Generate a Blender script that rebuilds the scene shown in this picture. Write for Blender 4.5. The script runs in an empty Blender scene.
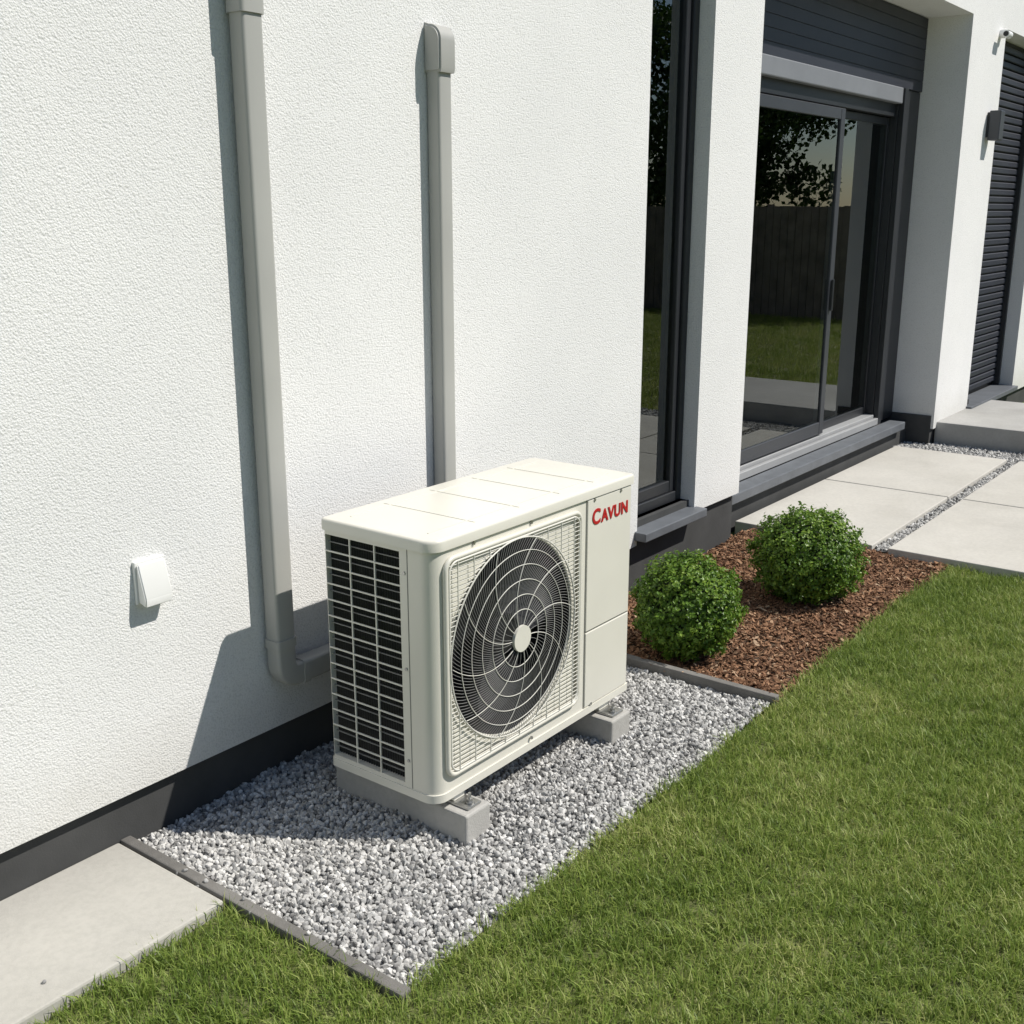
import bpy, bmesh, math, random
import numpy as np
from mathutils import Vector, Matrix
random.seed(3); rng=np.random.default_rng(5)
scene=bpy.context.scene
col=scene.collection

# ------------------------------------------------------------ materials
def newmat(name):
    m=bpy.data.materials.new(name); m.use_nodes=True
    nt=m.node_tree; b=nt.nodes['Principled BSDF']
    return m,nt,b
def ramp(nt,fac,stops):
    r=nt.nodes.new('ShaderNodeValToRGB'); cr=r.color_ramp
    while len(cr.elements)>1: cr.elements.remove(cr.elements[-1])
    cr.elements[0].position=stops[0][0]; cr.elements[0].color=(*stops[0][1],1)
    for p,c in stops[1:]:
        e=cr.elements.new(p); e.color=(*c,1)
    nt.links.new(fac,r.inputs['Fac']); return r.outputs['Color']
def coord(nt,kind='Object',scale=(1,1,1)):
    tc=nt.nodes.new('ShaderNodeTexCoord'); mp=nt.nodes.new('ShaderNodeMapping')
    mp.inputs['Scale'].default_value=scale
    nt.links.new(tc.outputs[kind],mp.inputs['Vector']); return mp.outputs['Vector']
def noise(nt,vec,scale,detail=4,rough=.55):
    n=nt.nodes.new('ShaderNodeTexNoise'); n.inputs['Scale'].default_value=scale
    n.inputs['Detail'].default_value=detail; n.inputs['Roughness'].default_value=rough
    nt.links.new(vec,n.inputs['Vector']); return n.outputs['Fac']
def voro(nt,vec,scale,feature='F1'):
    n=nt.nodes.new('ShaderNodeTexVoronoi'); n.inputs['Scale'].default_value=scale; n.feature=feature
    nt.links.new(vec,n.inputs['Vector']); return n.outputs['Distance']
def mixc(nt,fac,a,b,mode='MIX'):
    n=nt.nodes.new('ShaderNodeMix'); n.data_type='RGBA'; n.blend_type=mode
    if isinstance(fac,float): n.inputs[0].default_value=fac
    else: nt.links.new(fac,n.inputs[0])
    for i,v in ((6,a),(7,b)):
        if isinstance(v,tuple): n.inputs[i].default_value=(*v,1)
        else: nt.links.new(v,n.inputs[i])
    return n.outputs[2]
def math_(nt,op,a,b):
    n=nt.nodes.new('ShaderNodeMath'); n.operation=op
    for i,v in ((0,a),(1,b)):
        if isinstance(v,(int,float)): n.inputs[i].default_value=v
        else: nt.links.new(v,n.inputs[i])
    return n.outputs[0]
def bump(nt,b,h,strength,dist):
    n=nt.nodes.new('ShaderNodeBump'); n.inputs['Strength'].default_value=strength; n.inputs['Distance'].default_value=dist
    nt.links.new(h,n.inputs['Height']); nt.links.new(n.outputs['Normal'],b.inputs['Normal'])

def mat_simple(name,c,rough=.5,metal=0,var=.06,scale=6,bs=0,bscale=300,spec=.5):
    m,nt,b=newmat(name); v=coord(nt)
    f=noise(nt,v,scale,3,.6)
    lo=tuple(x*(1-var) for x in c); hi=tuple(min(1,x*(1+var)) for x in c)
    nt.links.new(ramp(nt,f,[(.3,lo),(.7,hi)]),b.inputs['Base Color'])
    b.inputs['Roughness'].default_value=rough; b.inputs['Metallic'].default_value=metal
    b.inputs['Specular IOR Level'].default_value=spec
    if bs: bump(nt,b,noise(nt,v,bscale,2),bs,.001)
    return m

def mat_stucco():
    m,nt,b=newmat('white_stucco'); v=coord(nt)
    f=noise(nt,v,1.3,4,.6)
    c=ramp(nt,f,[(.3,(.765,.765,.757)),(.7,(.825,.823,.812))])
    vo=voro(nt,v,210); pit=ramp(nt,vo,[(.0,(1,1,1)),(.5,(1,1,1)),(.9,(.80,.80,.80))])
    c=mixc(nt,.65,c,pit,'MULTIPLY')
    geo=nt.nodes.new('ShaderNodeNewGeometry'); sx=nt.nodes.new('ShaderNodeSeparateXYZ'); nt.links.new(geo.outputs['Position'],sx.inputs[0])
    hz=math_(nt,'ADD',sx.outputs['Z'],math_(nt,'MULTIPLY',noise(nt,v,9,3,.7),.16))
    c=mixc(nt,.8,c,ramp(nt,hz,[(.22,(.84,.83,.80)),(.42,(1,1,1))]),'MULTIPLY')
    nt.links.new(c,b.inputs['Base Color']); b.inputs['Roughness'].default_value=.92; b.inputs['Specular IOR Level'].default_value=.2
    n1=noise(nt,v,170,2,.6)
    h=math_(nt,'ADD',math_(nt,'MULTIPLY',vo,-1.0),math_(nt,'MULTIPLY',n1,1.3))
    bump(nt,b,h,.46,.0026)
    return m
def mat_concrete(name,c,var=.16,bs=.3,stain=.5):
    m,nt,b=newmat(name); v=coord(nt)
    f=noise(nt,v,3.0,5,.65); g=noise(nt,v,60,3,.7)
    lo=tuple(x*(1-var) for x in c); hi=tuple(x*(1+var) for x in c)
    cc=ramp(nt,f,[(.3,lo),(.5,c),(.72,hi)])
    cc=mixc(nt,.4,cc,ramp(nt,g,[(.3,(.76,.76,.76)),(.6,(1,1,1))]),'MULTIPLY')
    sp=noise(nt,v,1.1,4,.7)
    cc=mixc(nt,stain,cc,ramp(nt,sp,[(.36,(.78,.77,.74)),(.55,(1,1,1))]),'MULTIPLY')
    nt.links.new(cc,b.inputs['Base Color']); b.inputs['Roughness'].default_value=.88
    bump(nt,b,noise(nt,v,220,3,.7),bs,.002)
    return m
def mat_rand(name,stops,rough=.85):
    m,nt,b=newmat(name)
    oi=nt.nodes.new('ShaderNodeObjectInfo'); c=ramp(nt,oi.outputs['Random'],stops)
    v=coord(nt)
    c=mixc(nt,.6,c,ramp(nt,noise(nt,v,2.2,3,.7),[(.3,(.66,.66,.66)),(.65,(1.0,1.0,1.0))]),'MULTIPLY')
    nt.links.new(c,b.inputs['Base Color']); b.inputs['Roughness'].default_value=rough
    b.inputs['Specular IOR Level'].default_value=.3
    return m
def mat_leaf(name,stops,trans=.3,nscale=1.2,rough=.5,spec=.3):
    m,nt,b=newmat(name)
    geo=nt.nodes.new('ShaderNodeNewGeometry')
    n=noise(nt,geo.outputs['Position'],nscale,4,.62)
    f=math_(nt,'ADD',math_(nt,'MULTIPLY',geo.outputs['Random Per Island'],.38),math_(nt,'MULTIPLY',n,.62))
    c=ramp(nt,f,stops)
    nt.links.new(c,b.inputs['Base Color']); b.inputs['Roughness'].default_value=rough; b.inputs['Specular IOR Level'].default_value=spec
    t=nt.nodes.new('ShaderNodeBsdfTranslucent'); nt.links.new(c,t.inputs['Color'])
    mx=nt.nodes.new('ShaderNodeMixShader'); mx.inputs[0].default_value=trans
    nt.links.new(b.outputs[0],mx.inputs[1]); nt.links.new(t.outputs[0],mx.inputs[2])
    nt.links.new(mx.outputs[0],nt.nodes['Material Output'].inputs['Surface'])
    return m
def mat_glass():
    m,nt,b=newmat('window_glass'); nt.nodes.remove(b)
    fr=nt.nodes.new('ShaderNodeFresnel'); fr.inputs['IOR'].default_value=2.05
    tr=nt.nodes.new('ShaderNodeBsdfTransparent'); tr.inputs['Color'].default_value=(.88,.90,.89,1)
    gl=nt.nodes.new('ShaderNodeBsdfGlossy'); gl.inputs['Roughness'].default_value=.0; gl.inputs['Color'].default_value=(.94,.98,.98,1)
    mx=nt.nodes.new('ShaderNodeMixShader')
    nt.links.new(fr.outputs[0],mx.inputs[0]); nt.links.new(tr.outputs[0],mx.inputs[1]); nt.links.new(gl.outputs[0],mx.inputs[2])
    nt.links.new(mx.outputs[0],nt.nodes['Material Output'].inputs['Surface'])
    return m

M_stucco=mat_stucco()
M_found=mat_simple('dark_foundation_render',(.052,.053,.053),.9,0,.2,5,.5,200)
M_frame=mat_simple('anthracite_frame',(.022,.024,.028),.38,0,.1,3)
M_framelit=mat_simple('anthracite_frame_lit',(.045,.049,.057),.4,0,.08,3)  # lighter copy of the anthracite frame, sunlit look put into its colour
M_shut=mat_simple('shutter_aluminium',(.026,.029,.041),.5,0,.1,4)
M_alu=mat_simple('light_aluminium',(.22,.23,.25),.5,.1,.06,5)
M_track=mat_simple('aluminium_track',(.34,.345,.35),.5,.1,.06,5)
M_sill=mat_simple('stone_sill',(.12,.13,.145),.55,0,.15,9,.3,200)
M_glass=mat_glass()
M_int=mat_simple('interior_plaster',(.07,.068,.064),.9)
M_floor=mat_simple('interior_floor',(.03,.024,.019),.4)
M_curt=mat_simple('blind_fabric',(.66,.62,.55),.9)
M_roof=mat_simple('roof_membrane',(.12,.12,.12),.9)
M_pipe=mat_simple('grey_painted_pipe',(.40,.40,.378),.5,0,.05,2.5,.15,120)
M_cream=mat_simple('cream_powder_coat',(.71,.69,.615),.30,0,.03,3,.05,500)
M_wire=mat_simple('cream_wire',(.68,.665,.605),.4,0,.03,3)
M_wire2=mat_simple('grey_fine_wire',(.27,.268,.26),.45,0,.03,3)
M_dark=mat_simple('black_plastic',(.012,.012,.013),.5)
M_blade=mat_simple('fan_blade_plastic',(.022,.022,.025),.5)
M_coil=mat_simple('coil_fin_metal',(.012,.0125,.014),.5,.2,.3,30)
M_red=mat_simple('red_logo_print',(.45,.010,.010),.5)
M_zinc=mat_simple('zinc_screw',(.45,.45,.44),.35,.9)
M_seam=mat_simple('seam_shadow_gap',(.18,.18,.165),.7)
M_white=mat_simple('white_plastic',(.80,.80,.78),.35,0,.02)
M_conc=mat_concrete('concrete_slab',(.46,.445,.405),.07,.25,.35)
M_paver=mat_concrete('paver_concrete',(.54,.52,.475),.07,.2,.35)
M_block=mat_concrete('concrete_block',(.45,.44,.415),.14,.7)
M_edge=mat_concrete('edging_concrete',(.18,.172,.16),.35,.9)
M_step=mat_concrete('step_concrete',(.40,.395,.38),.1,.3)
M_stone=mat_rand('granite_chippings',[(0,(.15,.148,.144)),(.15,(.29,.285,.28)),(.45,(.44,.435,.42)),(.75,(.58,.57,.55)),(1,(.77,.76,.735))],.8)
M_chip=mat_rand('bark_chips',[(0,(.085,.042,.023)),(.35,(.185,.095,.052)),(.7,(.29,.155,.086)),(.92,(.38,.225,.13)),(1,(.50,.36,.24))],.85)
M_soil=mat_simple('dark_soil',(.07,.045,.027),.95,0,.3,12,.6,60)
M_gravelbase=mat_simple('gravel_base',(.18,.18,.175),.95,0,.3,60,.6,90)
M_lawnsoil=mat_simple('lawn_thatch',(.13,.145,.05),.95,0,.3,14,.6,60)
M_grass=mat_leaf('grass_blades',[(.27,(.115,.180,.030)),(.43,(.200,.285,.052)),(.58,(.300,.375,.085)),(.76,(.50,.50,.21))],.35,2.1)
M_box=mat_leaf('boxwood_leaves',[(.25,(.055,.120,.013)),(.5,(.12,.225,.024)),(.75,(.25,.36,.05))],.3,7,rough=.4,spec=.4)
M_tree=mat_leaf('tree_leaves',[(.25,(.022,.05,.012)),(.5,(.05,.095,.022)),(.8,(.10,.15,.04))],.25,.8)
M_bark=mat_simple('tree_bark',(.09,.065,.045),.95,0,.3,14,.8,40)
M_fence=mat_simple('fence_boards',(.20,.175,.15),.85,0,.25,4,.4,60)
M_core=mat_simple('shrub_dark_core',(.012,.022,.006),.95,0,.4,40)
def mat_ground():
    m,nt,b=newmat('ground_grass'); v=coord(nt)
    c=ramp(nt,noise(nt,v,.6,6,.7),[(.3,(.08,.125,.028)),(.6,(.12,.175,.04)),(.8,(.16,.20,.055))])
    nt.links.new(c,b.inputs['Base Color']); b.inputs['Roughness'].default_value=.95
    bump(nt,b,noise(nt,v,40,3,.8),.6,.02); return m
M_ground=mat_ground()

# ------------------------------------------------------------ helpers
def group(name,loc=(0,0,0)):
    e=bpy.data.objects.new(name,None); e.location=loc; e.empty_display_size=.2; col.objects.link(e); return e
def add(o,parent=None):
    col.objects.link(o)
    if parent:
        o.parent=parent; o.matrix_parent_inverse=Matrix.Translation(-Vector(parent.location))
    return o
def obj_from(name,verts,faces,mat,parent=None,smooth=False):
    me=bpy.data.meshes.new(name); me.from_pydata([tuple(v) for v in verts],[],[tuple(f) for f in faces]); me.update()
    if mat: me.materials.append(mat)
    if smooth: me.polygons.foreach_set('use_smooth',[True]*len(me.polygons))
    o=bpy.data.objects.new(name,me); return add(o,parent)
def obj_bm(name,bm,mat,parent=None,smooth=False):
    me=bpy.data.meshes.new(name); bm.normal_update(); bm.to_mesh(me); bm.free()
    if mat: me.materials.append(mat)
    if smooth: me.polygons.foreach_set('use_smooth',[True]*len(me.polygons))
    o=bpy.data.objects.new(name,me); return add(o,parent)
def bm_box(bm,x0,x1,y0,y1,z0,z1):
    vs=[bm.verts.new(p) for p in ((x0,y0,z0),(x1,y0,z0),(x1,y1,z0),(x0,y1,z0),(x0,y0,z1),(x1,y0,z1),(x1,y1,z1),(x0,y1,z1))]
    for f in ((0,3,2,1),(4,5,6,7),(0,1,5,4),(1,2,6,5),(2,3,7,6),(3,0,4,7)): bm.faces.new([vs[i] for i in f])
def box(name,x0,x1,y0,y1,z0,z1,mat,parent=None,bev=0,seg=2):
    bm=bmesh.new(); bm_box(bm,x0,x1,y0,y1,z0,z1)
    if bev: bmesh.ops.bevel(bm,geom=list(bm.edges),offset=bev,segments=seg,affect='EDGES',profile=.5)
    return obj_bm(name,bm,mat,parent)
def boxes(name,lst,mat,parent=None,bev=0):
    bm=bmesh.new()
    for b in lst: bm_box(bm,*b)
    if bev: bmesh.ops.bevel(bm,geom=list(bm.edges),offset=bev,segments=1,affect='EDGES')
    return obj_bm(name,bm,mat,parent)
def rrect(x0,x1,y0,y1,radii,n=8):
    pts=[]
    for (cx,cy,a0,r) in ((x0+radii[0],y0+radii[0],180,radii[0]),(x1-radii[1],y0+radii[1],270,radii[1]),(x1-radii[2],y1-radii[2],0,radii[2]),(x0+radii[3],y1-radii[3],90,radii[3])):
        for i in range(n+1):
            a=math.radians(a0+90*i/n); pts.append((cx+r*math.cos(a),cy+r*math.sin(a)))
    return pts
def prism(name,pts,z0,z1,mat,parent=None,bev=0,axis='Z'):
    bm=bmesh.new()
    def P(p,z): return (p[0],p[1],z) if axis=='Z' else (p[0],z,p[1])
    lo=[bm.verts.new(P(p,z0)) for p in pts]; hi=[bm.verts.new(P(p,z1)) for p in pts]
    n=len(pts); bm.faces.new(lo[::-1]); bm.faces.new(hi)
    for i in range(n): bm.faces.new((lo[i],lo[(i+1)%n],hi[(i+1)%n],hi[i]))
    bmesh.ops.recalc_face_normals(bm,faces=bm.faces)
    if bev:
        es=[e for e in bm.edges if all(abs((v.co.z if axis=='Z' else v.co.y)-(z1 if axis=='Z' else z0))<1e-6 for v in e.verts)]
        bmesh.ops.bevel(bm,geom=es,offset=bev,segments=3,affect='EDGES',profile=.5)
    return obj_bm(name,bm,mat,parent)
def autosmooth(o,ang=35):
    me=o.data; bm=bmesh.new(); bm.from_mesh(me)
    for f in bm.faces: f.smooth=True
    for e in bm.edges: e.smooth = not (len(e.link_faces)==2 and e.calc_face_angle(0)>math.radians(ang))
    bm.to_mesh(me); bm.free()
def cyl(name,c,r,d,axis,mat,parent,seg=24,r2=None):
    bm=bmesh.new(); bmesh.ops.create_cone(bm,cap_ends=True,segments=seg,radius1=r,radius2=r if r2 is None else r2,depth=d)
    R={'X':Matrix.Rotation(math.pi/2,4,'Y'),'Y':Matrix.Rotation(math.pi/2,4,'X'),'Z':Matrix.Identity(4)}[axis]
    bmesh.ops.transform(bm,matrix=Matrix.Translation(c)@R,verts=bm.verts)
    o=obj_bm(name,bm,mat,parent); autosmooth(o); return o
def wires(name,lines,r,mat,parent,cyclic=False,res=1):
    cu=bpy.data.curves.new(name,'CURVE'); cu.dimensions='3D'; cu.bevel_depth=r; cu.bevel_resolution=res
    for L in lines:
        s=cu.splines.new('POLY'); s.points.add(len(L)-1)
        for p,q in zip(s.points,L): p.co=(*q,1)
        s.use_cyclic_u=cyclic
    cu.materials.append(mat)
    o=bpy.data.objects.new(name,cu); return add(o,parent)
def sweep(name,path,w,d,yc,r,mat,parent,caps=True):
    prof=rrect(-w/2,w/2,-d/2,d/2,(r,)*4,4); n=len(prof); V=[];F=[]
    for i,p in enumerate(path):
        a=path[max(0,i-1)]; b=path[min(len(path)-1,i+1)]
        t=Vector((b[0]-a[0],b[1]-a[1])).normalized(); nn=Vector((t.y,-t.x))
        for (u,v) in prof: V.append((p[0]+nn.x*u,yc+v,p[1]+nn.y*u))
    for i in range(len(path)-1):
        for j in range(n): F.append((i*n+j,i*n+(j+1)%n,(i+1)*n+(j+1)%n,(i+1)*n+j))
    if caps: F.append(tuple(range(n))); F.append(tuple((len(path)-1)*n+j for j in range(n))[::-1])
    o=obj_from(name,V,F,mat,parent)
    bm=bmesh.new(); bm.from_mesh(o.data); bmesh.ops.recalc_face_normals(bm,faces=bm.faces); bm.to_mesh(o.data); bm.free()
    autosmooth(o,40); return o

# ------------------------------------------------------------ scatter (geometry nodes)
def scatter(o,coll,density,smin,smax,rmin,rmax,seed=1,zoff=(0,0),realize=False):
    ng=bpy.data.node_groups.new('scatter_'+o.name,'GeometryNodeTree')
    ng.interface.new_socket('Geometry',in_out='INPUT',socket_type='NodeSocketGeometry')
    ng.interface.new_socket('Geometry',in_out='OUTPUT',socket_type='NodeSocketGeometry')
    N=ng.nodes; L=ng.links
    gi=N.new('NodeGroupInput'); go=N.new('NodeGroupOutput')
    d=N.new('GeometryNodeDistributePointsOnFaces'); d.inputs['Density'].default_value=density; d.inputs['Seed'].default_value=seed
    ci=N.new('GeometryNodeCollectionInfo'); ci.inputs['Collection'].default_value=coll
    ci.inputs['Separate Children'].default_value=True; ci.inputs['Reset Children'].default_value=True
    ip=N.new('GeometryNodeInstanceOnPoints'); ip.inputs['Pick Instance'].default_value=True
    rr=N.new('FunctionNodeRandomValue'); rr.data_type='FLOAT_VECTOR'; rr.inputs[0].default_value=rmin; rr.inputs[1].default_value=rmax
    rs=N.new('FunctionNodeRandomValue'); rs.data_type='FLOAT'; rs.inputs[2].default_value=smin; rs.inputs[3].default_value=smax; rs.inputs['Seed'].default_value=9
    rz=N.new('FunctionNodeRandomValue'); rz.data_type='FLOAT_VECTOR'; rz.inputs[0].default_value=(0,0,zoff[0]); rz.inputs[1].default_value=(0,0,zoff[1]); rz.inputs['Seed'].default_value=4
    sp=N.new('GeometryNodeSetPosition')
    jn=N.new('GeometryNodeJoinGeometry')
    L.new(gi.outputs[0],d.inputs['Mesh']); L.new(d.outputs['Points'],sp.inputs['Geometry']); L.new(rz.outputs[0],sp.inputs['Offset'])
    L.new(sp.outputs[0],ip.inputs['Points']); L.new(ci.outputs[0],ip.inputs['Instance'])
    L.new(rr.outputs[0],ip.inputs['Rotation']); L.new(rs.outputs[1],ip.inputs['Scale'])
    out=ip.outputs[0]
    if realize:
        rl=N.new('GeometryNodeRealizeInstances'); L.new(out,rl.inputs[0]); out=rl.outputs[0]
    L.new(out,jn.inputs[0]); L.new(gi.outputs[0],jn.inputs[0]); L.new(jn.outputs[0],go.inputs[0])
    md=o.modifiers.new('scatter','NODES'); md.node_group=ng
def make_coll(name,objs):
    c=bpy.data.collections.new(name)
    for o in objs: c.objects.link(o)
    return c
def mesh_obj(name,V,F,mat,smooth=False):
    me=bpy.data.meshes.new(name); me.from_pydata([tuple(v) for v in V],[],[tuple(f) for f in F]); me.update(); me.materials.append(mat)
    if smooth: me.polygons.foreach_set('use_smooth',[True]*len(me.polygons))
    return bpy.data.objects.new(name,me)
def sheet(name,rects,z,mat,parent=None,step=None,zf=None):
    V=[];F=[]
    for (x0,x1,y0,y1) in rects:
        nx=max(1,int((x1-x0)/step)) if step else 1; ny=max(1,int((y1-y0)/step)) if step else 1
        b=len(V)
        for j in range(ny+1):
            for i in range(nx+1):
                x=x0+(x1-x0)*i/nx; y=y0+(y1-y0)*j/ny
                V.append((x,y,z+(zf(x,y) if zf else 0)))
        for j in range(ny):
            for i in range(nx):
                a=b+j*(nx+1)+i; F.append((a,a+1,a+nx+2,a+nx+1))
    return obj_from(name,V,F,mat,parent,True)

stones=[]
for k in range(10):
    bm=bmesh.new(); bmesh.ops.create_icosphere(bm,subdivisions=2,radius=1)
    sc=Vector((random.uniform(.8,1.3),random.uniform(.7,1.0),random.uniform(.5,.85)))
    planes=[(Vector((random.gauss(0,1),random.gauss(0,1),random.gauss(0,1))).normalized(),random.uniform(.55,.85)) for _ in range(9)]
    for v in bm.verts:
        for n,dd in planes:
            s=v.co.dot(n)
            if s>dd: v.co-=n*(s-dd)
        v.co=Vector((v.co.x*sc.x,v.co.y*sc.y,v.co.z*sc.z))
    me=bpy.data.meshes.new('stone'); bm.to_mesh(me); bm.free(); me.materials.append(M_stone)
    stones.append(bpy.data.objects.new('stone_piece',me))
C_stone=make_coll('gravel_pieces',stones)
chips=[]
for k in range(10):
    l=random.uniform(.6,1.5); w=random.uniform(.25,.6); h=random.uniform(.08,.2)
    V=[]
    for s in (-1,1):
        for (x,y) in ((-l,-w*.5),(-l*.4,-w),(l*.5,-w*.9),(l,-w*.2),(l*.7,w*.8),(-l*.3,w),(-l*.9,w*.5)):
            V.append((x*random.uniform(.8,1.15),y*random.uniform(.8,1.2),s*h+.25*h*random.uniform(-1,1)+.1*x*x))
    F=[tuple(range(7))[::-1],tuple(range(7,14))]+[(i,(i+1)%7,7+(i+1)%7,7+i) for i in range(7)]
    chips.append(mesh_obj('chip_piece',V,F,M_chip))
C_chip=make_coll('bark_pieces',chips)
def tuft(nb,spread,hmin,hmax,w):
    V=[];F=[]
    for _ in range(nb):
        a=random.uniform(0,6.283); r=spread*math.sqrt(random.random()); bx,by=r*math.cos(a),r*math.sin(a)
        d=random.uniform(0,6.283); h=random.uniform(hmin,hmax); lean=random.uniform(.15,1.25)*h; ww=w*random.uniform(.7,1.25)
        px,py=-math.sin(d),math.cos(d); base=len(V)
        for t,wf in ((0,1),(.55,.85)):
            off=lean*t**1.7; z=h*t*(1-.18*t*lean/h)
            for s in (-1,1): V.append((bx+math.cos(d)*off+px*s*ww*wf/2,by+math.sin(d)*off+py*s*ww*wf/2,z))
        V.append((bx+math.cos(d)*lean,by+math.sin(d)*lean,h*(1-.30*lean/h)))
        F+= [(base,base+1,base+3,base+2),(base+2,base+3,base+4)]
    return mesh_obj('grass_tuft',V,F,M_grass,True)
C_tuft=make_coll('grass_tufts',[tuft(16,.026,.010,.034,.0022) for _ in range(10)]+[tuft(10,.018,.022,.050,.0022) for _ in range(2)])

# ------------------------------------------------------------ ground
g=obj_from('ground',[(-400,-400,-.05),(400,-400,-.05),(400,400,-.05),(-400,400,-.05)],[(0,1,2,3)],M_ground)
GY=1.375; WY=2.29; FY=2.318
und=lambda x,y: .007*math.sin(3.1*x+1.3*y)+.006*math.sin(7*y-2*x)+.003*math.sin(17*x+11*y)
lawn=sheet('lawn',[(.2,5.07,-.4,GY-.005),(.2,1.405,GY-.005,1.90)],-.008,M_lawnsoil,None,.09,zf=und)
scatter(lawn,C_tuft,3500,.7,1.3,(-.2,-.2,0),(.2,.2,6.283),2,realize=True)
lawn2=sheet('lawn',[(-8,16,-8,-.4),(-8,.2,-.4,1.9),(7.75,16,-.4,.75),(9.6,16,.75,1.8)],-.010,M_lawnsoil,None,.5,zf=und)
scatter(lawn2,C_tuft,240,1.6,2.4,(-.15,-.15,0),(.15,.15,6.283),3)

GL=1.442; GR=3.195
gb=sheet('gravel_bed',[(GL,GR,GY,FY)],-.012,M_gravelbase,None,.06,zf=lambda x,y:.006*math.sin(9*x+4*y)+.005*math.sin(13*y-5*x))
scatter(gb,C_stone,21000,.005,.0108,(0,0,0),(6.28,6.28,6.28),5,(-.004,.009))
mb=sheet('mulch_bed',[(3.235,5.06,GY,FY+.02)],-.008,M_soil,None,.08,zf=lambda x,y:.010*math.sin(5*x+4*y)+.008*math.sin(11*y-5*x))
scatter(mb,C_chip,15000,.0045,.0135,(-.6,-.6,0),(.6,.6,6.28),6,(-.003,.012))
gs=sheet('gravel_strip',[(7.46,7.79,-1,2.5),(5.09,7.46,1.66,1.725),(9.02,9.6,.8,2.6)],-.004,M_gravelbase,None,.08)
scatter(gs,C_stone,7000,.008,.013,(0,0,0),(6.28,6.28,6.28),7,(-.002,.008))

ed=group('garden_edging',(2.3,1.4,0))
e1=box('edging_left',1.410,1.440,GY-.02,FY,-.05,.016,M_edge,ed,.004)
scatter(e1,C_stone,170,.004,.008,(0,0,0),(6.28,6.28,6.28),8,(.002,.004))
e2=box('edging_right',3.195,3.226,GY-.015,FY,-.05,.024,M_edge,ed,.004)
scatter(e2,C_chip,260,.004,.009,(-.2,-.2,0),(.2,.2,6.28),8,(.001,.003))
cp=box('concrete_path',-6,1.406,1.905,FY,-.06,.012,M_conc,None,.006)
scatter(cp,C_stone,9,.003,.007,(0,0,0),(6.28,6.28,6.28),11,(.002,.003))
pt=group('patio_paving',(6.2,1.2,0))
k=0
for (x0,x1) in ((5.075,6.235),(6.247,7.45)):
    for (y0,y1) in ((1.73,2.44),(.86,1.655),(.03,.848),(-.9,.018)):
        k+=1; box('paver_%d'%k,x0,x1,y0,y1,-.05,.022,M_paver,pt,.005)
box('entrance_step',7.80,9.0,.8,2.30,-.05,.15,M_step,None,.008)

# ------------------------------------------------------------ house
H=group('house',(4,5,0)); TOP=5.9; SO=2.725; TH=.4
def wall(name,x0,x1,z0,z1,zr=None,y0=WY,zm=None,xm=None):
    zr=z0 if zr is None else zr
    prof=[(x0,z0)]+([(xm,zm)] if xm else [])+[(x1,zr),(x1,z1),(x0,z1)]
    n=len(prof); V=[(x,y0,z) for x,z in prof]+[(x,y0+TH,z) for x,z in prof]
    F=[tuple(range(n)),tuple(range(n,2*n))[::-1]]+[(i,n+i,n+(i+1)%n,(i+1)%n) for i in range(n)]
    return obj_from(name,V,F,M_stucco,H)
W1=(3.855,4.345); D1=(4.785,7.73); D2=(8.49,9.75)
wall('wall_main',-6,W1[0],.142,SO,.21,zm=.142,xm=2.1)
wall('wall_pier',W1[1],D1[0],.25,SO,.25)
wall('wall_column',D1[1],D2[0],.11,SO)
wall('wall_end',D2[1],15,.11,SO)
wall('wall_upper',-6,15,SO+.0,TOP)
box('wall_side_left',-6,-5.6,WY+TH,10,.1,TOP,M_stucco,H)
box('wall_side_right',14.6,15,WY+TH,10,.1,TOP,M_stucco,H)
box('wall_back',-6,15,10,10.4,.1,TOP,M_stucco,H)
box('roof',-6.1,15.1,WY-.08,10.5,TOP+.002,TOP+.22,M_roof,H,.01)
box('foundation_left',-6,4.78,FY,FY+.3,-.1,.30,M_found,H)
box('foundation_door',4.78,7.73,2.47,2.75,-.1,.145,M_found,H)
box('foundation_column',7.73-.01,8.6,FY-.01,FY+.3,-.1,.2,M_found,H)
box('foundation_pierside',4.60,4.782,FY+.003,2.60,-.1,.26,M_found,H)
box('foundation_end',8.6,15,FY,FY+.3,-.1,.14,M_found,H)
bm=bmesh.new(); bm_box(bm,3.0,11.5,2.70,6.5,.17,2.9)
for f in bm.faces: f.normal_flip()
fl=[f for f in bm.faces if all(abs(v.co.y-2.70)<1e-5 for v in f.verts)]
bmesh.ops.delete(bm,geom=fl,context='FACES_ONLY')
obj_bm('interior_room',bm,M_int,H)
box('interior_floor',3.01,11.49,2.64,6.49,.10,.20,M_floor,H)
FRY=WY+.07
def frame(name,x0,x1,z0,z1,y,d,w,mat,wb=None):
    wb=wb or w
    boxes(name,[(x0,x0+w,y,y+d,z0,z1),(x1-w,x1,y,y+d,z0,z1),(x0+w,x1-w,y+.001,y+d,z0,z0+wb),(x0+w,x1-w,y+.001,y+d,z1-w,z1)],mat,H,.003)
frame('window_frame',W1[0],W1[1],.30,SO,FRY,.09,.045,M_frame)
frame('window_sash',W1[0]+.046,W1[1]-.046,.346,SO-.046,FRY+.012,.05,.038,M_frame,.05)
box('window_pane',W1[0]+.08,W1[1]-.08,FRY+.03,FRY+.036,.39,SO-.08,M_glass,H)
box('window_sill',W1[0]-.02,W1[1]+.02,WY-.055,FRY+.03,.235,.272,M_sill,H,.004)
box('window_under',W1[0],W1[1],FRY-.02,FRY+.2,.1,.30,M_frame,H)
nsl=7
sl=[]
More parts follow.
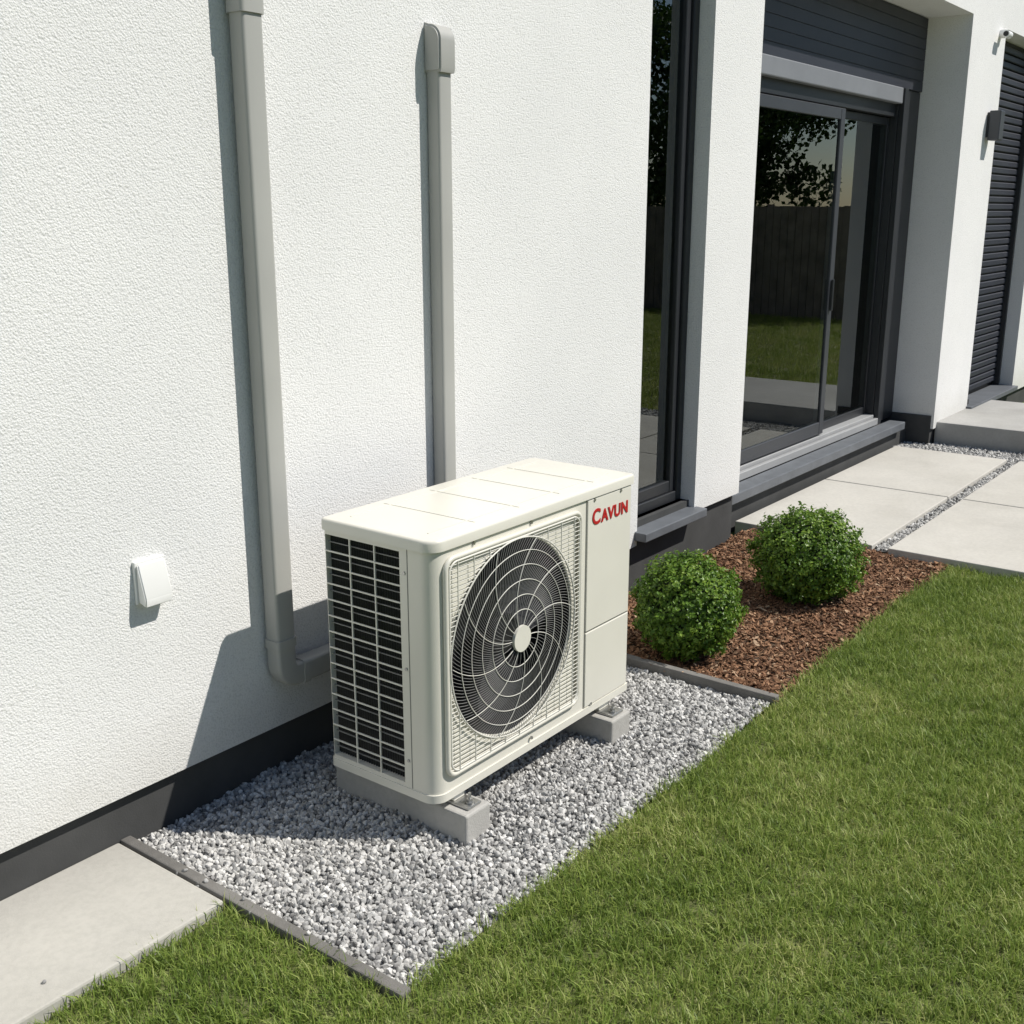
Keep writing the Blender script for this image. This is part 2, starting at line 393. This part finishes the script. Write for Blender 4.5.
for i in range(nsl):
    z=2.282+i*(SO-2.284)/nsl; sl.append((4.786,7.728,2.565,2.60,z,z+(SO-2.284)/nsl-.002))
boxes('shutter_box',sl,M_shut,H,.0012)
box('shutter_box_back',4.786,7.728,2.585,2.68,2.28,SO-.001,M_dark,H)
box('shutter_end_rail',4.80,7.34,2.55,2.60,2.185,2.279,M_alu,H,.006)
box('door_head',4.786,7.728,2.59,2.69,2.11,2.279,M_frame,H,.003)
box('door_jamb',7.34,7.728,2.575,2.70,.17,2.278,M_frame,H,.003)
box('shutter_guide',7.345,7.41,2.54,2.574,.17,2.276,M_frame,H,.003)
box('door_jamb_left',4.787,4.86,2.575,2.70,.17,2.108,M_frame,H,.003)
frame('door_leaf_sliding',4.90,6.47,.245,2.10,2.565,.05,.06,M_framelit,.075)
box('door_glass_sliding',4.965,6.405,2.575,2.581,.31,2.045,M_glass,H)
frame('door_leaf_fixed',6.40,7.36,.225,2.105,2.625,.05,.045,M_frame,.06)
box('door_glass_fixed',6.45,7.31,2.636,2.642,.28,2.06,M_glass,H)
boxes('door_track',[(4.862,7.338,2.535,2.56,.172,.215),(4.862,7.338,2.565,2.70,.172,.235)],M_track,H,.003)
box('door_sill',4.80,7.56,2.425,2.534,.12,.171,M_sill,H,.005)
box('door_handle',6.425,6.445,2.548,2.562,.98,1.16,M_frame,H,.004)
V=[];F=[];n=90
for i in range(n+1):
    x=6.40+.935*i/n; y=2.688+.004*math.sin(i*.55)+.002*math.sin(i*1.7)
    V+=[(x,y,.22),(x,y,2.12)]
for i in range(n): F.append((2*i,2*i+2,2*i+3,2*i+1))
obj_from('blind',V,F,M_curt,H,True)
sl=[]; z=.20
while z<SO-.06:
    sl.append((8.53,9.71,2.42,2.45,z,z+.042)); z+=.052
o=boxes('shutter_slats',sl,M_shut,H,.006)
box('shutter_back',8.50,9.74,2.447,2.60,.16,SO,M_dark,H)
boxes('shutter_rails',[(8.492,8.53,2.39,2.46,.17,SO),(9.71,9.748,2.39,2.46,.17,SO)],M_frame,H,.003)
box('shutter_sill',8.47,9.77,WY-.04,2.44,.13,.165,M_sill,H,.004)
WL=group('wall_lamp',(8.29,2.24,2.1))
box('lamp_backplate',8.25,8.33,WY-.015,WY-.0,2.02,2.18,M_frame,WL,.003)
box('lamp_body',8.24,8.34,WY-.09,WY-.016,2.0,2.19,M_framelit,WL,.006)
SC=group('security_camera',(8.33,2.2,2.68))
cyl('camera_bracket',(8.36,WY-.02,2.68),.03,.04,'Y',M_white,SC)
cyl('camera_body',(8.31,WY-.06,2.665),.022,.09,'X',M_white,SC)
cyl('camera_lens',(8.263,WY-.06,2.665),.016,.006,'X',M_dark,SC)

# ------------------------------------------------------------ pipes
DP=group('rain_downpipe',(1.9,2.22,2))
px=1.912; pw,pd=.064,.054; yc=WY-.010-pd/2
path=[(px,TOP+.0),(px,.37)]
for i in range(0,9):
    a=math.radians(90*i/8); path.append((px+.040-.040*math.cos(a),.345-.040*math.sin(a)))
path+= [(2.5,.305)]
sweep('pipe',path,pw,pd,yc,.010,M_pipe,DP)
sweep('collar_upper',[(px,2.16),(px,2.00)],pw+.010,pd+.010,yc,.012,M_pipe,DP)
sweep('collar_elbow',[(px,.42),(px,.395)],pw+.007,pd+.007,yc,.012,M_pipe,DP)
sweep('collar_horizontal',[(px+.055,.305),(px+.078,.305)],pw+.007,pd+.007,yc,.012,M_pipe,DP)
for z in (3.3,): box('bracket',px-.045,px+.045,WY-.010,WY+.001,z,z+.03,M_pipe,DP)
CC=group('line_set_cover',(2.6,2.25,1.2))
cx=2.624; cw=.058; cd=.050
sweep('duct',[(cx,2.0),(cx,.50)],cw,cd,WY-.001-cd/2,.009,M_pipe,CC)
bm=bmesh.new()
hd=.062
prof=[(WY,1.93),(WY-hd+.003,1.93),(WY-hd,1.942),(WY-hd,2.015)]
for i in range(1,9):
    a=math.radians(90*i/8); prof.append((WY-hd+.045*(1-math.cos(a)),2.015+.045*math.sin(a)))
prof.append((WY,2.066))
L=[bm.verts.new((cx-.036,y,z)) for y,z in prof]; R=[bm.verts.new((cx+.036,y,z)) for y,z in prof]
bm.faces.new(L); bm.faces.new(R[::-1])
for i in range(len(prof)):
    j=(i+1)%len(prof); bm.faces.new((L[i],R[i],R[j],L[j]))
bmesh.ops.recalc_face_normals(bm,faces=bm.faces)
bmesh.ops.bevel(bm,geom=[e for e in bm.edges if abs(e.verts[0].co.x-e.verts[1].co.x)<1e-6],offset=.006,segments=3,affect='EDGES')
o=obj_bm('cap',bm,M_pipe,CC); autosmooth(o,50)
VC=group('wall_socket_cover',(1.54,2.26,.68))
vx,vz=1.540,.677
box('backplate',vx-.043,vx+.043,WY-.010,WY+.001,vz-.053,vz+.056,M_white,VC,.003)
bm=bmesh.new()
pr=[(WY-.0105,vz+.050),(WY-.018,vz+.050),(WY-.040,vz-.035),(WY-.038,vz-.056),(WY-.0105,vz-.048)]
L=[bm.verts.new((vx-.039,y,z)) for y,z in pr]; R=[bm.verts.new((vx+.039,y,z)) for y,z in pr]
bm.faces.new(L); bm.faces.new(R[::-1])
for i in range(5): bm.faces.new((L[i],R[i],R[(i+1)%5],L[(i+1)%5]))
bmesh.ops.recalc_face_normals(bm,faces=bm.faces)
bmesh.ops.bevel(bm,geom=list(bm.edges),offset=.003,segments=3,affect='EDGES')
o=obj_bm('flap',bm,M_white,VC); autosmooth(o,50)

# ------------------------------------------------------------ air conditioner
AC=group('air_conditioner_outdoor_unit',(2.35,1.87,0))
X0,X1,Y0,Y1,Z0,Z1=1.905,2.812,1.69,2.062,.105,.790
def cutter(bm,name):
    me=bpy.data.meshes.new(name); bm.to_mesh(me); bm.free(); o=bpy.data.objects.new(name,me); col.objects.link(o); return o
body=prism('cabinet',rrect(X0,X1,Y0,Y1,(.04,.012,.012,.015)),Z0,Z1-.022,M_cream,AC)
FX,FZ,FR=2.224,.460,.268
bm=bmesh.new(); bmesh.ops.create_cone(bm,cap_ends=True,segments=96,radius1=FR,radius2=FR,depth=.3)
bmesh.ops.transform(bm,matrix=Matrix.Translation((FX,1.72,FZ))@Matrix.Rotation(math.pi/2,4,'X'),verts=bm.verts); c1=cutter(bm,'c1')
SY0,SY1,SZ0,SZ1=1.795,2.052,.135,.752
bm=bmesh.new(); bm_box(bm,X0-.02,X0+.022,SY0,SY1,SZ0,SZ1); c2=cutter(bm,'c2')
bm=bmesh.new(); bm_box(bm,X0+.04,X1-.25,Y1-.022,Y1+.02,SZ0,SZ1); c3=cutter(bm,'c3')
for c in (c1,c2,c3):
    m=body.modifiers.new('b','BOOLEAN'); m.operation='DIFFERENCE'; m.object=c; m.solver='EXACT'
bpy.context.view_layer.update()
dg=bpy.context.evaluated_depsgraph_get()
nm=bpy.data.meshes.new_from_object(body.evaluated_get(dg)); body.modifiers.clear(); body.data=nm
for c in (c1,c2,c3): bpy.data.objects.remove(c)
autosmooth(body,30)
lid=prism('lid',rrect(X0-.006,X1+.006,Y0-.007,Y1+.005,(.044,.016,.016,.018)),Z1-.026,Z1+.004,M_cream,AC,.009); autosmooth(lid,50)
ribs=[]
for y in (Y0+.055,Y1-.055): ribs.append((X0+.05,X1-.05,y-.002,y+.002,Z1+.003,Z1+.0056))
for x in (X0+.20,X0+.385,X0+.57,X0+.74): ribs.append((x-.002,x+.002,Y0+.03,Y1-.03,Z1+.003,Z1+.0053))
boxes('lid_ribs',ribs,M_cream,AC)
tray=prism('base_tray',rrect(X0-.003,X1+.003,Y0-.004,Y1+.003,(.042,.014,.014,.016)),Z0-.004,Z0+.018,M_cream,AC); autosmooth(tray,40)
V=[];F=[];n=96
for y in (Y0+.004,Y0+.125):
    for i in range(n):
        a=2*math.pi*i/n; V.append((FX+(FR-.002)*math.cos(a),y,FZ+(FR-.002)*math.sin(a)))
for i in range(n): F.append((i,(i+1)%n,n+(i+1)%n,n+i))
F.append(tuple(range(n,2*n)))
obj_from('fan_shroud',V,F,M_dark,AC)
V=[];F=[]
for b in range(3):
    a0=math.radians(20+120*b); nr,na=7,10; base=len(V)
    for i in range(nr):
        r=.05+(.245-.05)*i/(nr-1)
        for j in range(na):
            t=j/(na-1); wd=math.radians(62+18*math.sin(i/(nr-1)*3.0)); a=a0+wd*(t-.5)+.35*i/(nr-1)
            V.append((FX+r*math.cos(a),Y0+.060+.05*(t-.5)+.01*math.sin(3*t),FZ+r*math.sin(a)))
    for i in range(nr-1):
        for j in range(na-1):
            q=base+i*na+j; F.append((q,q+1,q+na+1,q+na))
obj_from('fan_blades',V,F,M_blade,AC,True)
cyl('fan_hub',(FX,Y0+.055,FZ),.055,.06,'Y',M_blade,AC,32)
GX0,GX1,GZ0,GZ1=1.940,2.532,.160,.745
gy=Y0-.014
def rim(inset,y): return [(x,y,z) for x,z in rrect(GX0+inset,GX1-inset,GZ0+inset,GZ1-inset,(.03,)*4,8)]
wires('grille_frame',[rim(0.006,Y0-.006)],.007,M_cream,AC,True,3)
wires('grille_frame_inner',[rim(.015,gy+.004)],.003,M_wire,AC,True,2)
def dome(r): return gy-.010*(1-(min(r,FR)/FR)**2)
def circ(r,y=None,n=72): return [(FX+r*math.cos(2*math.pi*i/n),dome(r) if y is None else y,FZ+r*math.sin(2*math.pi*i/n)) for i in range(n)]
rings=[.078,.118,.158,.198,.236]
wires('grille_rings',[circ(r,dome(r)-.0015) for r in rings],.0012,M_wire,AC,True)
wires('grille_ring_outer',[circ(FR+.002,gy+.001)],.0022,M_wire,AC,True,2)
wires('fan_opening_lip',[circ(FR+.001,Y0-.001)],.004,M_cream,AC,True,2)
def swirl(t): return .62*(t**1.15)
rad=[]
NR=150
for i in range(NR):
    a=2*math.pi*i/NR
    r0=.04 if i%6==0 else (.078 if i%2==0 else .118)
    L=[]
    for k in range(11):
        r=r0+(FR-r0)*k/10; aa=a-swirl((r-.04)/(FR-.04))
        L.append((FX+r*math.cos(aa),dome(r),FZ+r*math.sin(aa)))
    rad.append(L)
wires('grille_radials',rad,.00065,M_wire2,AC)
sw=[]
for i in range(10):
    a=2*math.pi*i/10; L=[]
    for k in range(14):
        r=.035+(FR-.035)*k/13; aa=a-swirl(k/13)
        L.append((FX+r*math.cos(aa),dome(r)-.002,FZ+r*math.sin(aa)))
    sw.append(L)
wires('grille_swirl_arms',sw,.0011,M_wire,AC)
hz=[]
nz=46
for i in range(nz):
    z=GZ0+.022+(GZ1-GZ0-.044)*i/(nz-1); dz=z-FZ
    hw=math.sqrt(max(0,(FR+.004)**2-dz*dz)) if abs(dz)<FR+.004 else 0
    if hw>0:
        if FX-hw>GX0+.016: hz.append([(GX0+.014,gy+.003,z),(FX-hw,gy+.002,z)])
        if FX+hw<GX1-.016: hz.append([(FX+hw,gy+.002,z),(GX1-.014,gy+.003,z)])
    else: hz.append([(GX0+.014,gy+.003,z),(GX1-.014,gy+.003,z)])
wires('grille_horizontal_wires',hz,.0012,M_wire,AC)
vt=[]
for x in [GX0+.045+i*(GX1-GX0-.09)/8 for i in range(9)]:
    dx=x-FX; hw=math.sqrt(max(0,(FR+.004)**2-dx*dx)) if abs(dx)<FR+.004 else 0
    if hw==0: vt.append([(x,gy+.001,GZ0+.014),(x,gy+.001,GZ1-.014)])
    else:
        vt.append([(x,gy+.001,GZ0+.014),(x,gy+.001,FZ-hw)]); vt.append([(x,gy+.001,FZ+hw),(x,gy+.001,GZ1-.014)])
wires('grille_vertical_wires',vt,.0015,M_wire,AC)
cyl('grille_badge',(FX,gy-.014,FZ),.036,.008,'Y',M_cream,AC,40)
boxes('panel_seams',[(2.563,2.5655,Y0-.0012,Y0+.01,Z0+.02,Z1-.028),(2.566,X1-.012,Y0-.0012,Y0+.01,.362,.3645)],M_seam,AC)
boxes('front_cover_plate',[(2.567,X1-.013,Y0-.004,Y0+.002,.366,Z1-.03),(2.567,X1-.013,Y0-.004,Y0+.002,Z0+.022,.3605)],M_cream,AC,.0015)
for p in ((2.60,Y0-.004,Z1-.034),(2.74,Y0-.004,Z1-.034),(2.60,Y0-.004,.13),(2.30,Y0-.002,Z1-.034),(2.06,Y0-.002,Z1-.034),(2.30,Y0-.006,.137)):
    cyl('screw',(p[0],p[1],p[2]),.0045,.005,'Y',M_zinc,AC,12)
for p in ((X0-.001,1.78,.45),(X0-.001,1.78,.20),(X0-.001,1.78,.70)):
    cyl('screw',p,.004,.004,'X',M_zinc,AC,12)
def text(body,size,x):
    tc=bpy.data.curves.new('logo_text','FONT'); tc.body=body; tc.size=size; tc.extrude=.0008; tc.offset=.0016; tc.space_character=1.08
    tc.materials.append(M_red)
    o=bpy.data.objects.new('logo_text',tc); add(o,AC); o.location=(x,Y0-.0052,.684); o.rotation_euler=(math.pi/2,0,0)
text('C',.062,2.588); text('AVUN',.050,2.637)
V=[];F=[]
n=60
for i in range(n+1):
    y=SY0-.002+(SY1-SY0+.004)*i/n; x=X0+.017+(.004 if i%2 else 0)
    V+=[(x,y,SZ0),(x,y,SZ1)]
for i in range(n): F.append((2*i,2*i+2,2*i+3,2*i+1))
obj_from('coil_fins',V,F,M_coil,AC)
bars=[]
rows=14; cols=3
for i in range(1,rows):
    z=SZ0+(SZ1-SZ0)*i/rows; bars.append((X0-.0005,X0+.004,SY0-.001,SY1+.001,z-.0019,z+.0019))
for i in range(1,cols):
    y=SY0+(SY1-SY0)*i/cols; bars.append((X0+.0005,X0+.005,y-.0022,y+.0022,SZ0-.001,SZ1+.001))
boxes('side_grille',bars,M_cream,AC,.0006)
bars=[]
for i in range(rows):
    z=SZ0+(SZ1-SZ0)*(i+.5)/rows; bars.append((X0+.010,X0+.014,SY0,SY1,z-.0008,z+.0008))
boxes('side_grille_fine',bars,M_wire2,AC)
boxes('side_groove',[(X0-.0006,X0+.005,1.768,1.7705,Z0+.02,Z1-.028)],M_seam,AC)
box('rear_coil',X0+.04,X1-.25,Y1-.021,Y1-.012,SZ0,SZ1,M_coil,AC)
boxes('rear_grille',[(X0+.04,X1-.25,Y1-.006,Y1-.002,SZ0+.05*i,SZ0+.05*i+.005) for i in range(1,12)],M_cream,AC)
box('service_cover',X1,X1+.03,1.82,1.97,.20,.50,M_cream,AC,.008)
for (bx0,bx1) in ((1.955,2.053),(2.640,2.745)):
    box('concrete_block',bx0,bx1,1.634,2.105,-.03,.068,M_block,AC,.006)
    box('foot_rail',bx0+.025,bx1-.02,1.648,2.09,.0685,.0755,M_zinc,AC,.002)
    box('foot_riser',bx0+.03,bx1-.025,1.70,2.04,.0757,.1005,M_cream,AC,.002)
    for yy in (1.666,2.075):
        cyl('bolt_washer',(bx0+.052,yy,.078),.013,.004,'Z',M_zinc,AC,20)
        cyl('bolt_nut',(bx0+.052,yy,.084),.009,.008,'Z',M_zinc,AC,6)
        cyl('bolt_stud',(bx0+.052,yy,.093),.0042,.02,'Z',M_zinc,AC,12)

# ------------------------------------------------------------ plants
def leaves(n,pos,nrm,L,W,jit=.6):
    d=nrm+rng.normal(0,jit,(n,3)); d/=np.linalg.norm(d,axis=1)[:,None]
    t=np.cross(d,rng.normal(0,1,(n,3))); t/=np.linalg.norm(t,axis=1)[:,None]
    s=rng.uniform(.7,1.25,n)[:,None]; u=np.cross(d,t)
    a=pos-t*L*s*.5; b=pos+u*W*s*.5+d*W*.12; c=pos+t*L*s*.5; e=pos-u*W*s*.5+d*W*.12
    V=np.stack([a,b,c,e],1).reshape(-1,3)
    F=np.arange(4*n).reshape(-1,4)
    return V,F
def shrub(cx,cy,cz,rx,rz,ph):
    n=16000
    d=rng.normal(0,1,(n,3)); d/=np.linalg.norm(d,axis=1)[:,None]
    lump=1+.045*np.sin(7*d[:,0]+3*d[:,1]+ph)+.045*np.sin(8*d[:,2]+5*d[:,1]+1+ph)+.045*np.sin(17*d[:,0]-13*d[:,2])+.045*np.sin(19*d[:,1]+15*d[:,2]+ph)+.025*np.sin(33*d[:,0]+29*d[:,1])
    rr=lump*(1-.24*rng.random(n)**1.6)*1.0
    ns=120; sd=rng.normal(0,1,(ns,3)); sd/=np.linalg.norm(sd,axis=1)[:,None]
    idx=rng.integers(0,ns,2000); d[:2000]=sd[idx]+rng.normal(0,.03,(2000,3)); rr[:2000]=rng.uniform(.98,1.13,2000)
    pos=d*rr[:,None]*np.array([rx,rx,rz])
    pos[:,2]=np.maximum(pos[:,2],-cz+.005)
    V,F=leaves(n,pos,d+np.array([0,0,.5]),.0160,.0095,.65)
    o=mesh_obj('boxwood_shrub',V.tolist(),F.tolist(),M_box); o.location=(cx,cy,cz); col.objects.link(o)
    bm=bmesh.new(); bmesh.ops.create_icosphere(bm,subdivisions=4,radius=1)  # solid near-black core filling the inside of the leaf ball
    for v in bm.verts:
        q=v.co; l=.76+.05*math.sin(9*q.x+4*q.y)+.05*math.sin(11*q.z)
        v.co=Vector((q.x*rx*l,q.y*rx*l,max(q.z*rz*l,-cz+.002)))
    me=bpy.data.meshes.new('dark_core'); bm.to_mesh(me); bm.free(); me.materials.append(M_core)
    c=bpy.data.objects.new('dark_core',me); col.objects.link(c); c.parent=o
shrub(3.425,1.815,.172,.186,.182,0)
shrub(4.24,1.71,.183,.218,.190,2)

def tree(x,y,h,cr,seed):
    r=random.Random(seed); T=group('garden_tree',(x,y,0))
    V=[];F=[]
    def limb(p,q,r0,r1,n=8):
        p=Vector(p);q=Vector(q);d=(q-p).normalized(); u=d.orthogonal().normalized(); w=d.cross(u); b=len(V); K=5
        bend=Vector((r.uniform(-1,1),r.uniform(-1,1),0))*(q-p).length*.06
        for k in range(K+1):
            t=k/K; c=p.lerp(q,t)+bend*math.sin(t*math.pi); rad=r0+(r1-r0)*t
            for i in range(n):
                a=2*math.pi*i/n; V.append(tuple(c+(u*math.cos(a)+w*math.sin(a))*rad))
        for k in range(K):
            for i in range(n): F.append((b+k*n+i,b+k*n+(i+1)%n,b+(k+1)*n+(i+1)%n,b+(k+1)*n+i))
    limb((x,y,-.05),(x+.1,y,h*.55),.14,.06)
    clumps=[]
    for i in range(46):
        a=r.uniform(0,6.283); el=r.uniform(-1.2,1.3); rad=cr*r.uniform(.4,1)
        c=(x+rad*math.cos(a)*math.cos(el*.7),y+rad*math.sin(a)*math.cos(el*.7),h*.55+rad*math.sin(el)*.95)
        clumps.append((c,r.uniform(.35,.75)))
        if i<16: limb((x+.05,y,h*r.uniform(.2,.5)),c,.05,.012,6)
    obj_from('trunk',V,F,M_bark,T,True)
    P=[]
    for c,s in clumps:
        m=int(850*s); d=rng.normal(0,1,(m,3)); d/=np.linalg.norm(d,axis=1)[:,None]
        P.append(np.array(c)+d*(s*rng.uniform(.3,1.1,m)**.6)[:,None]*np.array([1.1,1.1,.75]))
    P=np.concatenate(P); V2,F2=leaves(len(P),P,np.tile(np.array([[0,0,.6]]),(len(P),1)),.11,.075,.8)
    obj_from('crown',V2.tolist(),F2.tolist(),M_tree,T)
tree(18.2,-4.3,5.0,2.1,1); tree(21.8,.9,4.6,1.9,2); tree(19.0,-8.2,6,2.5,3); tree(8.5,-10.5,6.5,2.3,5); tree(-2,-11,7,2.5,6)
FN=group('garden_fence',(16,-3,0))
bl=[]
y=-8.2
while y<6: bl.append((16.0,16.022,y,y+.11,-.05,1.60+random.uniform(-.006,.006))); y+=.118
x=-9
while x<16: bl.append((x,x+.11,-8.3,-8.278,-.05,1.60+random.uniform(-.006,.006))); x+=.118
boxes('fence_boards',bl,M_fence,FN)
bl=[]
for y in np.arange(-8,6,1.9): bl.append((16.024,16.10,y,y+.08,-.05,1.63))
for x in np.arange(-8.9,16,1.9): bl.append((x,x+.08,-8.38,-8.302,-.05,1.63))
boxes('fence_posts',bl,M_fence,FN)

# ------------------------------------------------------------ light
to_sun=Vector((.355,-.53,.769)).normalized()
w=bpy.data.worlds.new('World'); scene.world=w; w.use_nodes=True; nt=w.node_tree
bg=nt.nodes['Background']; sk=nt.nodes.new('ShaderNodeTexSky'); sk.sky_type='NISHITA'; sk.sun_disc=False
sk.dust_density=.3; sk.ozone_density=1.4
sk.sun_elevation=math.asin(to_sun.z); sk.sun_rotation=math.atan2(to_sun.x,to_sun.y)
nt.links.new(sk.outputs[0],bg.inputs[0]); bg.inputs[1].default_value=.085
sl=bpy.data.lights.new('sun','SUN'); sl.energy=5.0; sl.angle=math.radians(.5); sl.color=(1,.955,.88)
so=bpy.data.objects.new('sun',sl); so.rotation_euler=(-to_sun).to_track_quat('-Z','Y').to_euler(); so.location=(5,-8,12); col.objects.link(so)

# ------------------------------------------------------------ camera
cam=bpy.data.cameras.new('camera'); co=bpy.data.objects.new('camera',cam); col.objects.link(co)
cam.sensor_width=36; cam.lens=1125/1024*36; cam.clip_start=.05; cam.clip_end=2000
yaw=math.radians(37.3); pitch=math.radians(15.03)
fw=Vector((math.cos(yaw)*math.cos(pitch),math.sin(yaw)*math.cos(pitch),-math.sin(pitch)))
co.location=(0,0,1.55); co.rotation_euler=fw.to_track_quat('-Z','Y').to_euler()
scene.camera=co
scene.view_settings.view_transform='Standard'; scene.view_settings.look='None'; scene.view_settings.exposure=0
